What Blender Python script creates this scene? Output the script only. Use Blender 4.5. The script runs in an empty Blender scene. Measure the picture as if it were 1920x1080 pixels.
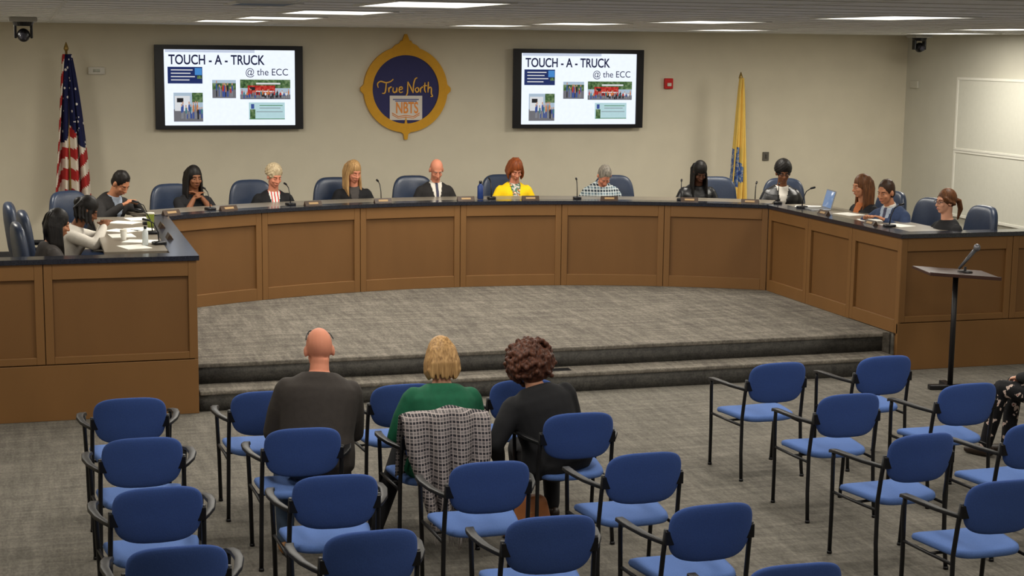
import bpy, math, random
import numpy as np
from mathutils import Vector, Matrix
random.seed(7)
S=bpy.context.scene
COL=S.collection
try:
    S.view_settings.view_transform='Standard'
except Exception: pass
rad=math.radians
# ------------------------------------------------------------------ materials
def srgb(r,g,b):
    f=lambda c:(c/255/12.92) if c/255<=.04045 else ((c/255+.055)/1.055)**2.4
    return (f(r),f(g),f(b),1)
MC={}
def mat(name,rgb,rough=.6,metal=0,noise=.0,scale=20,bump=0,emit=0,spec=.3,stretch=None):
    if name in MC: return MC[name]
    m=bpy.data.materials.new(name); m.use_nodes=True; nt=m.node_tree; b=nt.nodes['Principled BSDF']
    c=srgb(*rgb)
    b.inputs['Roughness'].default_value=rough; b.inputs['Metallic'].default_value=metal
    b.inputs['Specular IOR Level'].default_value=spec
    tc=nt.nodes.new('ShaderNodeTexCoord'); mp=nt.nodes.new('ShaderNodeMapping')
    nt.links.new(tc.outputs['Object'],mp.inputs['Vector'])
    if stretch: mp.inputs['Scale'].default_value=stretch
    n=nt.nodes.new('ShaderNodeTexNoise'); n.inputs['Scale'].default_value=scale; n.inputs['Detail'].default_value=4
    nt.links.new(mp.outputs['Vector'],n.inputs['Vector'])
    r=nt.nodes.new('ShaderNodeValToRGB')
    a=max(noise,.02)
    r.color_ramp.elements[0].position=.3; r.color_ramp.elements[1].position=.7
    r.color_ramp.elements[0].color=(c[0]*(1-a),c[1]*(1-a),c[2]*(1-a),1)
    r.color_ramp.elements[1].color=(min(1,c[0]*(1+a)),min(1,c[1]*(1+a)),min(1,c[2]*(1+a)),1)
    nt.links.new(n.outputs['Fac'],r.inputs['Fac']); nt.links.new(r.outputs['Color'],b.inputs['Base Color'])
    if bump:
        bp=nt.nodes.new('ShaderNodeBump'); bp.inputs['Strength'].default_value=bump; bp.inputs['Distance'].default_value=.01
        nt.links.new(n.outputs['Fac'],bp.inputs['Height']); nt.links.new(bp.outputs['Normal'],b.inputs['Normal'])
    if emit:
        nt.links.new(r.outputs['Color'],b.inputs['Emission Color']); b.inputs['Emission Strength'].default_value=emit
        b.inputs['Base Color'].default_value=(0,0,0,1)
        for l in list(nt.links):
            if l.to_socket==b.inputs['Base Color']: nt.links.remove(l)
    MC[name]=m; return m
def ramp_mat(name,stops,kind='noise',scale=8,rough=.7,emit=0,stretch=None,const=True,rot=None,coord='Object'):
    if name in MC: return MC[name]
    m=bpy.data.materials.new(name); m.use_nodes=True; nt=m.node_tree; b=nt.nodes['Principled BSDF']
    b.inputs['Roughness'].default_value=rough; b.inputs['Specular IOR Level'].default_value=.2
    tc=nt.nodes.new('ShaderNodeTexCoord'); mp=nt.nodes.new('ShaderNodeMapping')
    nt.links.new(tc.outputs[coord],mp.inputs['Vector'])
    if stretch: mp.inputs['Scale'].default_value=stretch
    if rot: mp.inputs['Rotation'].default_value=rot
    if kind=='noise':
        n=nt.nodes.new('ShaderNodeTexNoise'); n.inputs['Scale'].default_value=scale; n.inputs['Detail'].default_value=3; o=n.outputs['Fac']
    elif kind=='vor':
        n=nt.nodes.new('ShaderNodeTexVoronoi'); n.inputs['Scale'].default_value=scale; o=n.outputs['Distance']
    elif kind=='wave':
        n=nt.nodes.new('ShaderNodeTexWave'); n.inputs['Scale'].default_value=scale; n.inputs['Distortion'].default_value=1.5; o=n.outputs['Fac']
    nt.links.new(mp.outputs['Vector'],n.inputs['Vector'])
    r=nt.nodes.new('ShaderNodeValToRGB')
    if const: r.color_ramp.interpolation='CONSTANT'
    e=r.color_ramp.elements
    e[0].position=stops[0][0]; e[0].color=srgb(*stops[0][1]); e[1].position=stops[1][0]; e[1].color=srgb(*stops[1][1])
    for p,c in stops[2:]:
        q=e.new(p); q.color=srgb(*c)
    nt.links.new(o,r.inputs['Fac'])
    if emit:
        nt.links.new(r.outputs['Color'],b.inputs['Emission Color']); b.inputs['Emission Strength'].default_value=emit; b.inputs['Base Color'].default_value=(0,0,0,1)
    else: nt.links.new(r.outputs['Color'],b.inputs['Base Color'])
    MC[name]=m; return m
def plaid_mat(name,base,c1,c2,period=.06,rough=.85):
    """woven check: two stripe sets mixed, in object space"""
    if name in MC: return MC[name]
    m=bpy.data.materials.new(name); m.use_nodes=True; nt=m.node_tree; b=nt.nodes['Principled BSDF']
    b.inputs['Roughness'].default_value=rough
    tc=nt.nodes.new('ShaderNodeTexCoord'); sp=nt.nodes.new('ShaderNodeSeparateXYZ'); nt.links.new(tc.outputs['Object'],sp.inputs[0])
    def stripe(o,per,w):
        a=nt.nodes.new('ShaderNodeMath');a.operation='DIVIDE';a.inputs[1].default_value=per;nt.links.new(o,a.inputs[0])
        f=nt.nodes.new('ShaderNodeMath');f.operation='FRACT';nt.links.new(a.outputs[0],f.inputs[0])
        l=nt.nodes.new('ShaderNodeMath');l.operation='LESS_THAN';l.inputs[1].default_value=w;nt.links.new(f.outputs[0],l.inputs[0]);return l.outputs[0]
    def mix(fac,a,bb):
        x=nt.nodes.new('ShaderNodeMix');x.data_type='RGBA';nt.links.new(fac,x.inputs['Factor'])
        if isinstance(a,tuple): x.inputs['A'].default_value=a
        else: nt.links.new(a,x.inputs['A'])
        x.inputs['B'].default_value=bb; return x.outputs['Result']
    mean=lambda u,v:tuple((u[i]+v[i])/2 for i in range(3))+(1,)
    B=srgb(*base);C1=srgb(*c1);C2=srgb(*c2)
    r=mix(stripe(sp.outputs['X'],period,.45),B,mean(B,C1))
    h=mix(stripe(sp.outputs['Z'],period,.45),r,C1)
    r2=mix(stripe(sp.outputs['X'],period*.5,.22),h,C2)
    r3=mix(stripe(sp.outputs['Z'],period*.5,.22),r2,C2)
    nt.links.new(r3,b.inputs['Base Color']); MC[name]=m; return m
# ------------------------------------------------------------------ shapes
class Sh:
    def __init__(s): s.v=[];s.f=[]
    def add(s,v,f):
        o=len(s.v); s.v+= [tuple(map(float,p)) for p in v]; s.f+=[tuple(i+o for i in q) for q in f]; return s
    def box(s,x0,x1,y0,y1,z0,z1):
        v=[(x,y,z) for x in (x0,x1) for y in (y0,y1) for z in (z0,z1)]
        return s.add(v,[(0,1,3,2),(4,6,7,5),(0,4,5,1),(2,3,7,6),(0,2,6,4),(1,5,7,3)])
    def rings(s,R,caps=True,closed=False):
        n=len(R[0]); v=[p for r in R for p in r]; f=[]
        m=len(R)
        for i in range(m-1 if not closed else m):
            for j in range(n):
                a=i*n+j;b=i*n+(j+1)%n;c=((i+1)%m)*n+(j+1)%n;d=((i+1)%m)*n+j
                f.append((a,b,c,d))
        if caps and not closed: f.append(tuple(range(n))[::-1]); f.append(tuple((m-1)*n+j for j in range(n)))
        return s.add(v,f)
    def tube(s,pts,rs,n=8,round_=False):
        pts=[Vector(p) for p in pts]
        if not hasattr(rs,'__len__'): rs=[rs]*len(pts)
        rs=list(rs)
        if round_:
            d0=(pts[0]-pts[1]).normalized(); d1=(pts[-1]-pts[-2]).normalized()
            a=pts[0];b=pts[-1];r0=rs[0];r1=rs[-1]
            pts=[a+d0*r0*.95,a+d0*r0*.7]+pts+[b+d1*r1*.7,b+d1*r1*.95]; rs=[r0*.3,r0*.72]+rs+[r1*.72,r1*.3]
        R=[];up=None
        for i,p in enumerate(pts):
            d=(pts[min(i+1,len(pts)-1)]-pts[max(i-1,0)]).normalized()
            if up is None:
                up=Vector((0,0,1)) if abs(d.z)<.9 else Vector((0,1,0))
            x=d.cross(up).normalized(); y=x.cross(d).normalized(); up=y
            R.append([p+(x*math.cos(t)+y*math.sin(t))*rs[i] for t in [2*math.pi*k/n for k in range(n)]])
        return s.rings(R)
    def ell(s,c,r,M=None,n=14,m=9):
        c=Vector(c); v=[];f=[]
        R=[]
        for i in range(1,m):
            a=math.pi*i/m
            ring=[]
            for j in range(n):
                t=2*math.pi*j/n
                q=Vector((r[0]*math.sin(a)*math.cos(t),r[1]*math.sin(a)*math.sin(t),-r[2]*math.cos(a)))
                ring.append(c+(M@q if M else q))
            R.append(ring)
        v=[p for q in R for p in q]
        for i in range(m-2):
            for j in range(n):
                v0=i*n+j; f.append((v0,i*n+(j+1)%n,(i+1)*n+(j+1)%n,(i+1)*n+j))
        z=Vector((0,0,r[2])); z=M@z if M else z
        v.append(c-z); v.append(c+z); a=len(v)-2;b=len(v)-1
        for j in range(n):
            f.append((a,(j+1)%n,j)); f.append((b,(m-2)*n+j,(m-2)*n+(j+1)%n))
        return s.add(v,f)
    def sq(s,c,a,b,h,e1=.4,e2=.4,fn=None,n=32,m=12,axis='z'):
        """superquadric cushion; polar (thin) axis = axis"""
        def pw(x,e): return math.copysign(abs(x)**e,x)
        R=[]
        for i in range(m+1):
            v=-math.pi/2+math.pi*i/m
            v=max(min(v,math.pi/2-.02),-math.pi/2+.02)
            ring=[]
            for j in range(n):
                u=2*math.pi*j/n
                p=Vector((a*pw(math.cos(v),e1)*pw(math.cos(u),e2),b*pw(math.cos(v),e1)*pw(math.sin(u),e2),h*pw(math.sin(v),e1)))
                if axis=='y': p=Vector((p.x,-p.z,p.y))
                if fn: p=fn(p)
                ring.append(p+Vector(c))
            R.append(ring)
        return s.rings(R)
    def xf(s,M):
        s.v=[tuple(M@Vector(p)) for p in s.v]; return s
def mesh(sh,name,mats=None,smooth=True):
    me=bpy.data.meshes.new(name); me.from_pydata(sh.v,[],sh.f); me.validate(); me.update()
    if mats:
        for m in (mats if isinstance(mats,(list,tuple)) else [mats]): me.materials.append(m)
    if smooth: me.polygons.foreach_set('use_smooth',[True]*len(me.polygons))
    return me
def ob(name,data,parent=None,loc=(0,0,0),rz=0,**kw):
    o=bpy.data.objects.new(name,data); COL.objects.link(o); o.location=loc; o.rotation_euler=(0,0,rz)
    if parent: o.parent=parent
    for k,v in kw.items(): o[k]=v
    return o
def part(name,sh,m,parent,smooth=True,bevel=0,**kw):
    o=ob(name,mesh(sh,name,m,smooth and not bevel),parent,**kw)
    if bevel:
        b=o.modifiers.new('bevel','BEVEL'); b.width=bevel; b.segments=2; b.limit_method='ANGLE'
    return o
def thing(name,label,cat,loc=(0,0,0),rz=0,group=None):
    o=ob(name,None,None,loc,rz,label=label,category=cat)
    o.empty_display_size=.1
    if group: o['group']=group
    return o
def solid(name,sh,m,label,cat,bevel=0,loc=(0,0,0),rz=0,smooth=False,**kw):
    o=part(name,sh,m,None,smooth,bevel,loc=loc,rz=rz,**kw); o['label']=label; o['category']=cat; return o
def struct(name,sh,m,bevel=0,**kw):
    return part(name,sh,m,None,False,bevel,kind="structure",**kw)
def remesh(sh,name,vox,m,smooth=3):
    me=mesh(sh,name+'_src'); o=bpy.data.objects.new('t',me); COL.objects.link(o)
    r=o.modifiers.new('r','REMESH'); r.mode='VOXEL'; r.voxel_size=vox; r.use_smooth_shade=True
    if smooth:
        s=o.modifiers.new('s','SMOOTH'); s.factor=.5; s.iterations=smooth
    dg=bpy.context.evaluated_depsgraph_get(); dg.update()
    out=bpy.data.meshes.new_from_object(o.evaluated_get(dg)); out.name=name
    bpy.data.objects.remove(o); bpy.data.meshes.remove(me)
    out.materials.clear(); out.materials.append(m)
    return out
def copy_thing(root,loc,rz,label=None,group=None):
    n=root.copy(); COL.objects.link(n); n.location=loc; n.rotation_euler=(0,0,rz)
    if label: n['label']=label
    if group: n['group']=group
    def rec(src,dst):
        for c in list(src.children):
            k=c.copy(); COL.objects.link(k); k.parent=dst; rec(c,k)
    rec(root,n); return n
def text(body,size,m,parent,name,loc,rot=(math.pi/2,0,0),bold=0,shear=0,align='LEFT',ext=.001,width=None):
    cu=bpy.data.curves.new(name,'FONT'); cu.body=body; cu.size=size; cu.offset=bold; cu.shear=shear; cu.align_x=align; cu.extrude=ext
    o=bpy.data.objects.new('t',cu); COL.objects.link(o)
    dg=bpy.context.evaluated_depsgraph_get(); dg.update()
    me=bpy.data.meshes.new_from_object(o.evaluated_get(dg)); bpy.data.objects.remove(o)
    me.materials.clear(); me.materials.append(m)
    if width and len(me.vertices):
        xs=[v.co.x for v in me.vertices]; k=width/(max(xs)-min(xs))
        for v in me.vertices: v.co.x*=k
    q=ob(name,me,parent,loc); q.rotation_euler=rot; return q
# ------------------------------------------------------------------ layout constants (metres)
H=1.335; ZP=.355; ZF=.45; WY=20.0; ZC=3.297; XL=-2.6; XR=11.8
CX,CY,RA=4.58,11.07,6.2; AH=math.asin(3.35/RA); WX0=1.24; WX1=7.93; FY=13.17; FYR=13.38
# ------------------------------------------------------------------ room
m_wall=mat('wall_paint',(206,198,178),.85,noise=.03,scale=3,bump=.02)
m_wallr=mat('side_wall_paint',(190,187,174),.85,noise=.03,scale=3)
m_ceil=mat('ceiling_tile',(232,232,231),.9,noise=.04,scale=60,bump=.05)
def carpet(name,c1,c2,c3,rot):
    m=bpy.data.materials.new(name); m.use_nodes=True; nt=m.node_tree; b=nt.nodes['Principled BSDF']
    b.inputs['Roughness'].default_value=.95; b.inputs['Specular IOR Level'].default_value=.1
    tc=nt.nodes.new('ShaderNodeTexCoord')
    outs=[]
    for sc,st in ((16,(1,.12,1)),(16,(.12,1,1)),(60,(1,.4,1))):
        mp=nt.nodes.new('ShaderNodeMapping'); mp.inputs['Scale'].default_value=st; mp.inputs['Rotation'].default_value=(0,0,rot)
        nt.links.new(tc.outputs['Object'],mp.inputs['Vector'])
        n=nt.nodes.new('ShaderNodeTexNoise'); n.inputs['Scale'].default_value=sc; n.inputs['Detail'].default_value=4; n.inputs['Roughness'].default_value=.65
        nt.links.new(mp.outputs['Vector'],n.inputs['Vector']); outs.append(n.outputs['Fac'])
    a=nt.nodes.new('ShaderNodeMath');a.operation='ADD';nt.links.new(outs[0],a.inputs[0]);nt.links.new(outs[1],a.inputs[1])
    a2=nt.nodes.new('ShaderNodeMath');a2.operation='ADD';nt.links.new(a.outputs[0],a2.inputs[0]);nt.links.new(outs[2],a2.inputs[1])
    d=nt.nodes.new('ShaderNodeMath');d.operation='DIVIDE';d.inputs[1].default_value=3;nt.links.new(a2.outputs[0],d.inputs[0])
    r=nt.nodes.new('ShaderNodeValToRGB'); e=r.color_ramp.elements
    e[0].position=.41;e[0].color=srgb(*c1);e[1].position=.61;e[1].color=srgb(*c3);q=e.new(.5);q.color=srgb(*c2)
    nt.links.new(d.outputs[0],r.inputs['Fac']);nt.links.new(r.outputs['Color'],b.inputs['Base Color'])
    bp=nt.nodes.new('ShaderNodeBump');bp.inputs['Strength'].default_value=.3;bp.inputs['Distance'].default_value=.01
    nt.links.new(outs[2],bp.inputs['Height']);nt.links.new(bp.outputs['Normal'],b.inputs['Normal'])
    return m
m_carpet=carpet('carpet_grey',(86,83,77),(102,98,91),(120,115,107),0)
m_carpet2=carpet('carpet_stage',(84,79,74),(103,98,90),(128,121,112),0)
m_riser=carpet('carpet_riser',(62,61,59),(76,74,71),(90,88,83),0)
struct('floor',Sh().box(XL-.2,XR+.2,-1.2,WY+.2,-.1,0),m_carpet)
struct('ceiling',Sh().box(XL-.2,XR+.2,-1.2,WY+.2,ZC,ZC+.1),m_ceil)
struct('wall_back',Sh().box(XL-.2,XR+.2,WY,WY+.15,0,ZC),m_wall)
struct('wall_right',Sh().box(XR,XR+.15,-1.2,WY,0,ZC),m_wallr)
struct('wall_left',Sh().box(XL-.15,XL,-1.2,WY,0,ZC),m_wall)
struct('wall_front',Sh().box(XL-.2,XR+.2,-1.2,-1.05,0,ZC),m_wall)
m_base=mat('baseboard_dark',(60,60,62),.6)
struct('baseboard_back',Sh().box(XL,XR,WY-.012,WY,ZF,ZF+.1),m_base)
m_grid=mat('ceiling_grid',(216,216,212),.6)
g=Sh()
x=XL+.35
while x<XR: g.box(x-.012,x+.012,3,WY,ZC-.004,ZC); x+=1.22
y=3.3
while y<WY: g.box(XL,XR,y-.012,y+.012,ZC-.004,ZC); y+=.61
struct('trim_1',g,m_grid)
# raised floors
def prism(poly,z0,z1):
    s=Sh(); n=len(poly); v=[(x,y,z0) for x,y in poly]+[(x,y,z1) for x,y in poly]
    f=[tuple(range(n))[::-1],tuple(range(n,2*n))]+[(i,(i+1)%n,n+(i+1)%n,n+i) for i in range(n)]
    return s.add(v,f)
arc=[(CX+(RA+.03)*math.sin(a),CY+(RA+.03)*math.cos(a)) for a in np.linspace(-AH,AH,33)]
struct('floor.001',prism([(WX0,13.52),(WX1,13.52)]+[(WX1,16.3)]+[(CX+(RA+.1)*math.sin(a),CY+(RA+.1)*math.cos(a)) for a in np.linspace(AH,-AH,25)]+[(WX0,16.3)],0,ZP),m_carpet2)
struct('floor.002',prism([(arc[0][0],arc[0][1])]+arc[1:]+[(arc[-1][0],WY),(arc[0][0],WY)],0,ZF),m_carpet)
struct('floor.003',Sh().box(XL,arc[0][0],FY+.1,WY,0,ZF),m_carpet)
struct('floor.004',Sh().box(arc[-1][0],XR,FYR+.1,WY,0,ZF),m_carpet)
# steps: tread nosings and risers
st=thing('carpeted_step',"wide low carpeted step leading up to the stage",'step',(0,0,0))
part('tread',Sh().box(WX0+.01,WX1-.09,13.2,13.52,.14,.1775),m_carpet2,st,bevel=.012)
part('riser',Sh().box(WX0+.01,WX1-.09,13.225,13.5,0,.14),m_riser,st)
st2=thing('stage_edge',"carpet-covered upper riser along the stage edge",'step',(0,0,0))
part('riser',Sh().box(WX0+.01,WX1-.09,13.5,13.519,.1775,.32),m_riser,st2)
part('nosing',Sh().box(WX0+.01,WX1-.09,13.48,13.519,.32,ZP+.004),m_carpet2,st2,bevel=.01)
# ------------------------------------------------------------------ dais desks
m_wood=mat('desk_brown_laminate',(116,82,45),.5,noise=.05,scale=4,spec=.35,stretch=(1,1,.3))
m_wood2=mat('desk_panel_brown',(109,76,41),.5,noise=.05,scale=4,spec=.35,stretch=(1,1,.3))
m_top=mat('granite_dark',(34,36,44),.18,noise=.3,scale=90,spec=.6)
m_work=mat('worktop_glare_grey',(120,112,100),.3,noise=.06,scale=30)  # reflected glare on the worktop is put into this grey
def cbox(s,a0,a1,r0,r1,z0,z1,n=6):
    R=[]
    for a in np.linspace(a0,a1,n+1):
        sa,ca=math.sin(a),math.cos(a)
        R.append([(CX+r*sa,CY+r*ca,z) for r,z in ((r0,z0),(r1,z0),(r1,z1),(r0,z1))])
    return s.rings(R)
desk=thing('council_desk',"long curved brown panelled council desk on the carpeted stage",'desk')
part('body',cbox(Sh(),-AH,AH,RA+.025,RA+.06,ZP,H-.04,36),m_wood2,desk,smooth=False)
NP=6; da=2*AH/NP
for i in range(NP):
    a0=-AH+i*da; a1=a0+da; sw=.07/RA; s=Sh(); gap=.003/RA
    cbox(s,a0+gap,a0+sw,RA,RA+.03,ZP,H-.04,2); cbox(s,a1-sw,a1-gap,RA,RA+.03,ZP,H-.04,2)
    cbox(s,a0+sw,a1-sw,RA,RA+.03,H-.17,H-.04); cbox(s,a0+sw,a1-sw,RA,RA+.03,ZP,ZP+.13)
    part('panel_frame',s,m_wood,desk,bevel=.004)
# generic straight frame: origin p, dir (dx,dy) along, normal outwards n
def frame(p0,p1,nrm,z0,z1,top,bot,sw,th=.03):
    s=Sh(); p0=Vector(p0);p1=Vector(p1);d=(p1-p0).normalized();L=(p1-p0).length;n=Vector(nrm)
    def bx(u0,u1,a,b):
        q=Sh().box(u0,u1,-th,0,a,b)
        M=Matrix(((d.x,-n.x*-1,0,p0.x),(d.y,-n.y*-1,0,p0.y),(0,0,1,0),(0,0,0,1)))
        q.xf(M); s.add(q.v,q.f)
    bx(.003,sw,z0,z1);bx(L-sw,L-.003,z0,z1);bx(sw,L-sw,z1-top,z1);bx(sw,L-sw,z0,z0+bot)
    return s
for side,WX,sg,out,fy in (('l',WX0,-1,-1.2,FY),('r',WX1,1,10.4,FYR)):
    dk=thing('council_desk',"brown panelled side wing of the council desk with dark top",'desk')
    bx=Sh().box(min(WX+sg*.03,WX+sg*.06),max(WX+sg*.03,WX+sg*.06),fy+.03,16.3,0,H-.04)
    bx.box(min(WX+sg*.03,out),max(WX+sg*.03,out),fy+.03,fy+.06,0,H-.04)
    part('body',bx,m_wood2,dk,smooth=False)
    ys=np.linspace(fy,16.28,4)
    for i in range(3):
        part('panel_frame',frame((WX,ys[i]),(WX,ys[i+1]),(-sg,0),ZP if i else .36,H-.04,.13,.13,.07),m_wood,dk,bevel=.004)
    L=abs(out-WX); npn=max(1,round(L/1.03)); w=L/npn
    for i in range(npn):
        a=WX+sg*i*w;b=WX+sg*(i+1)*w
        part('panel_frame',frame((min(a,b),fy),(max(a,b),fy),(0,-1),.47,H-.04,.13,.06,.07),m_wood,dk,bevel=.004)
    part('kickboard',Sh().box(min(WX,out),max(WX,out),fy,fy+.03,0,.462),m_wood,dk,bevel=.004)
ct=thing('countertop',"dark polished stone countertop running around the whole council desk",'countertop')
part('counter_edge',cbox(Sh(),-AH,AH,RA-.02,RA+.2,H-.04,H,40),m_top,ct,smooth=False)
part('work_surface',cbox(Sh(),-AH,AH,RA+.2,RA+.66,H-.035,H-.004,40),m_work,ct,smooth=False,label="laminate work surface, its grey including reflected light")
for a,b in ((WX0-.72,WX0-.2),(WX1+.2,WX1+.68)): part('work_surface',Sh().box(a,b,FYR+.18,16.35,H-.035,H-.004),m_work,ct,smooth=False,label="laminate work surface, its grey including reflected light")
def lshape(xo,xi,xe,y0,y1):
    # L-shaped slab: wing strip from xo..xi plus end strip to xe
    p=[(xo,y0),(xo,y1),(xi,y1),(xi,y0+.22),(xe,y0+.22),(xe,y0)]
    return prism(p[::-1],H-.04,H)
part('counter_edge',lshape(WX0+.02,WX0-.2,-1.2,FY-.02,16.34),m_top,ct,smooth=False)
part('counter_edge',lshape(WX1-.02,WX1+.2,10.4,FYR-.02,16.34),m_top,ct,smooth=False)
# ------------------------------------------------------------------ wall-mounted screens
m_black=mat('black_plastic',(14,14,18),.35)
m_scr=mat('screen_glow',(232,240,255),.4,emit=1.1)
def em_(n,c,e=.9): return mat('slide_'+n,c,.6,emit=e)
m_ink=em_('ink',(25,32,72),.7)
def rect(parent,name,x0,x1,z0,z1,y,m,th=.002): return part(name,Sh().box(x0,x1,y-th,y,z0,z1),m,parent,smooth=False)
m_tabs=em_('tabs',(205,215,235))
PC=[em_('red',(180,50,46)),em_('white',(225,225,228)),em_('blue',(56,80,150)),em_('black',(34,34,42)),em_('orange',(200,124,70)),em_('skin',(196,148,120)),em_('teal',(60,120,130)),em_('grey',(130,132,140))]
m_sky=em_('sky',(176,196,214)); m_road=em_('road',(112,112,118)); m_dblue=em_('banner_blue',(26,44,100)); m_lblue=em_('balloon_blue',(70,140,210)); m_pale=em_('flyer',(186,220,226)); m_dk=em_('dark',(30,30,36)); m_truckw=em_('truck_white',(225,228,232)); m_gr=em_('green',(70,130,80))
m_tree=ramp_mat('slide_foliage',[(.3,(44,70,44)),(.5,(84,116,70)),(.7,(130,150,110))],scale=30,emit=.85,const=False)
m_redtruck=ramp_mat('slide_fire_engine',[(.3,(140,30,28)),(.5,(190,44,38)),(.7,(212,90,78))],scale=30,emit=.85,const=False)
def tv(xc,seed):
    R=random.Random(seed)
    k=.00655; W=1.815/2; Hh=1.03/2
    t=thing('television',"large flat black television showing a white slide, mounted on the wall",'television',(xc,WY-.095,2.538),group="wall televisions")
    b=.115
    fr=Sh()
    outer=[(-W,-Hh),(W,-Hh),(W,Hh),(-W,Hh)]; inner=[(-W+b,-Hh+.05),(W-.1,-Hh+.05),(W-.1,Hh-.055),(-W+b,Hh-.055)]
    fr.rings([[(outer[i][0],0,outer[i][1]),(outer[i][0],-.03,outer[i][1]),(inner[i][0],-.03,inner[i][1]),(inner[i][0],0,inner[i][1])] for i in range(4)],closed=True)
    part('bezel',fr,m_black,t,bevel=.005)
    part('housing',Sh().box(-W+.04,W-.04,0,.06,-Hh+.04,Hh-.04),m_black,t,bevel=.01)
    part('bracket',Sh().box(-.3,.3,.06,.09,-.25,.25),m_black,t)
    rect(t,'screen',-W+b,W-.1,-Hh+.05,Hh-.055,-.004,m_scr,.004)
    X=lambda px:(px-426.5)*k; Z=lambda py:(162-py)*k
    text("TOUCH - A - TRUCK",.165,m_ink,t,'slide_title',(X(314),-.0105,Z(119)),bold=.003,width=179*k)
    text("@ the ECC",.12,m_ink,t,'slide_title',(X(456),-.0105,Z(139)),bold=.0,width=80*k)
    rect(t,'slide_banner',X(308),X(474),Z(97),Z(91),-.0095,m_tabs)
    def P(n,x0,y0,x1,y1,m,d=-.0095,th=.001): rect(t,n,X(x0),X(x1),Z(y1),Z(y0),d,m,th)
    def people(x0,x1,yb,n,h):
        for i in range(n):
            x=x0+(x1-x0)*(i+.5)/n+R.uniform(-1.6,1.6); hh=h*R.uniform(.7,1.15); c=R.choice(PC[:4]+PC[4:5]+PC[6:]); d=R.uniform(0,.0006); wd=R.uniform(1.3,2.1); yy=yb-R.uniform(0,2.5)
            P('slide_person_legs',x-wd*.75,yy-hh*.45,x+wd*.75,yy,R.choice((PC[3],PC[2],PC[7])),-.0127-d,.0004)
            s=Sh().rings([[(X(x+wd*math.cos(q)),y_,Z(yy-hh*.60-hh*.24*math.sin(q))) for q in np.linspace(0,2*math.pi,11)[:-1]] for y_ in (-.0129-d,-.0133-d)]); part('slide_person',s,c,t,smooth=False)
            s=Sh().rings([[(X(x+1.15*math.cos(q)),y_,Z(yy-hh*.9-hh*.075*math.sin(q)*1.2)) for q in np.linspace(0,2*math.pi,9)[:-1]] for y_ in (-.0130-d,-.0134-d)]); part('slide_person_head',s,PC[5],t,smooth=False)
    # blue banner with four light text lines and balloon
    P('slide_photo',312,124,376,155,m_dblue)
    for i,w in enumerate((40,36,44,34)): P('slide_text_line',318,128.8+i*6.2,318+w,130.7+i*6.2,PC[1],-.011)
    P('slide_balloon',362,126,375,139,m_lblue,-.011); P('slide_balloon',366,140,375,146,m_tree,-.011)
    # crowd beside white truck
    P('slide_photo',322,172,376,226,m_sky); P('slide_road',322,203,376,226,m_road,-.011); P('slide_tree',356,172,376,190,m_tree,-.011)
    P('slide_truck',324,178,352,206,m_truckw,-.0118); P('slide_truck',328,182,340,190,m_dk,-.0124); people(336,375,222,13,30)
    P('slide_photo',394,148,438,182,m_sky); P('slide_tree',394,154,438,166,m_tree,-.0108); P('slide_road',394,166,438,182,m_road,-.011); people(400,433,181,9,27)
    P('slide_photo',446,147,541,184,m_sky); P('slide_tree',446,147,541,163,m_tree,-.011); P('slide_road',446,175,541,184,m_road,-.0112)
    P('slide_truck',460,158,512,176,m_redtruck,-.0118); P('slide_truck',464,161,474,167,m_dk,-.0124); P('slide_truck_ladder',476,153,522,156,m_truckw,-.0124); P('slide_truck_stripe',476,168,510,170,PC[1],-.0124)
    for wx in (466,486,503): P('slide_wheel',wx,173,wx+6,179,m_dk,-.0124)
    people(448,540,183,22,16)
    P('slide_photo',462,190,530,222,m_pale); P('slide_text_line',482,195,526,196.4,m_gr,-.011); P('slide_text_line',482,200,522,201,m_road,-.011); P('slide_text_line',476,207,526,208,m_road,-.011)
    P('slide_tree',464,203,474,221,m_tree,-.011); P('slide_tree',466,193,472,202,PC[2],-.011); P('slide_text_line',463,220.5,530,222,m_gr,-.0115)
    return t
tv(2.317,3); tv(6.876,3)
# ------------------------------------------------------------------ round emblem
m_gold=mat('emblem_gold',(205,150,30),.55,noise=.04); m_navy=mat('emblem_navy',(42,42,92),.6,noise=.04)
m_text=mat('emblem_gold_script',(235,180,80),.5,emit=0); m_lw=mat('logo_panel',(214,206,196),.6); m_or=mat('logo_orange',(226,140,60),.6); m_lb=mat('logo_slate',(90,100,150),.6)
em=thing('wall_emblem',"round gold compass emblem with navy centre and gold script on wall",'emblem',(4.56,WY-.03,2.52))
def disc(r,y0,y1,n=64,r2=None):
    s=Sh(); 
    o=[(r*math.sin(2*math.pi*i/n),r*math.cos(2*math.pi*i/n)) for i in range(n)]
    if r2:
        q=[(r2*math.sin(2*math.pi*i/n),r2*math.cos(2*math.pi*i/n)) for i in range(n)]
        R=[[(o[i][0],y0,o[i][1]),(o[i][0],y1,o[i][1]),(q[i][0],y1,q[i][1]),(q[i][0],y0,q[i][1])] for i in range(n)]
        return s.rings(R,closed=True)
    return s.rings([[(x,y0,z) for x,z in o],[(x,y1,z) for x,z in o]])
part('ring',disc(.55,-.02,.03,r2=.435),m_gold,em,smooth=False)
part('disc',disc(.44,-.004,.03),m_navy,em,smooth=False)
def plate(parent,name,pts,y0,y1,m):
    s=Sh().rings([[(x,y0,z) for x,z in pts],[(x,y1,z) for x,z in pts]]); return part(name,s,m,parent,smooth=False)
plate(em,'finial',[(-.2,.50),(-.14,.56),(-.085,.585),(-.065,.62),(-.05,.61),(-.03,.66),(-.015,.70),(.015,.70),(.03,.66),(.05,.61),(.065,.62),(.085,.585),(.14,.56),(.2,.50),(.1,.47),(-.1,.47)],-.022,.02,m_gold)
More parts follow.
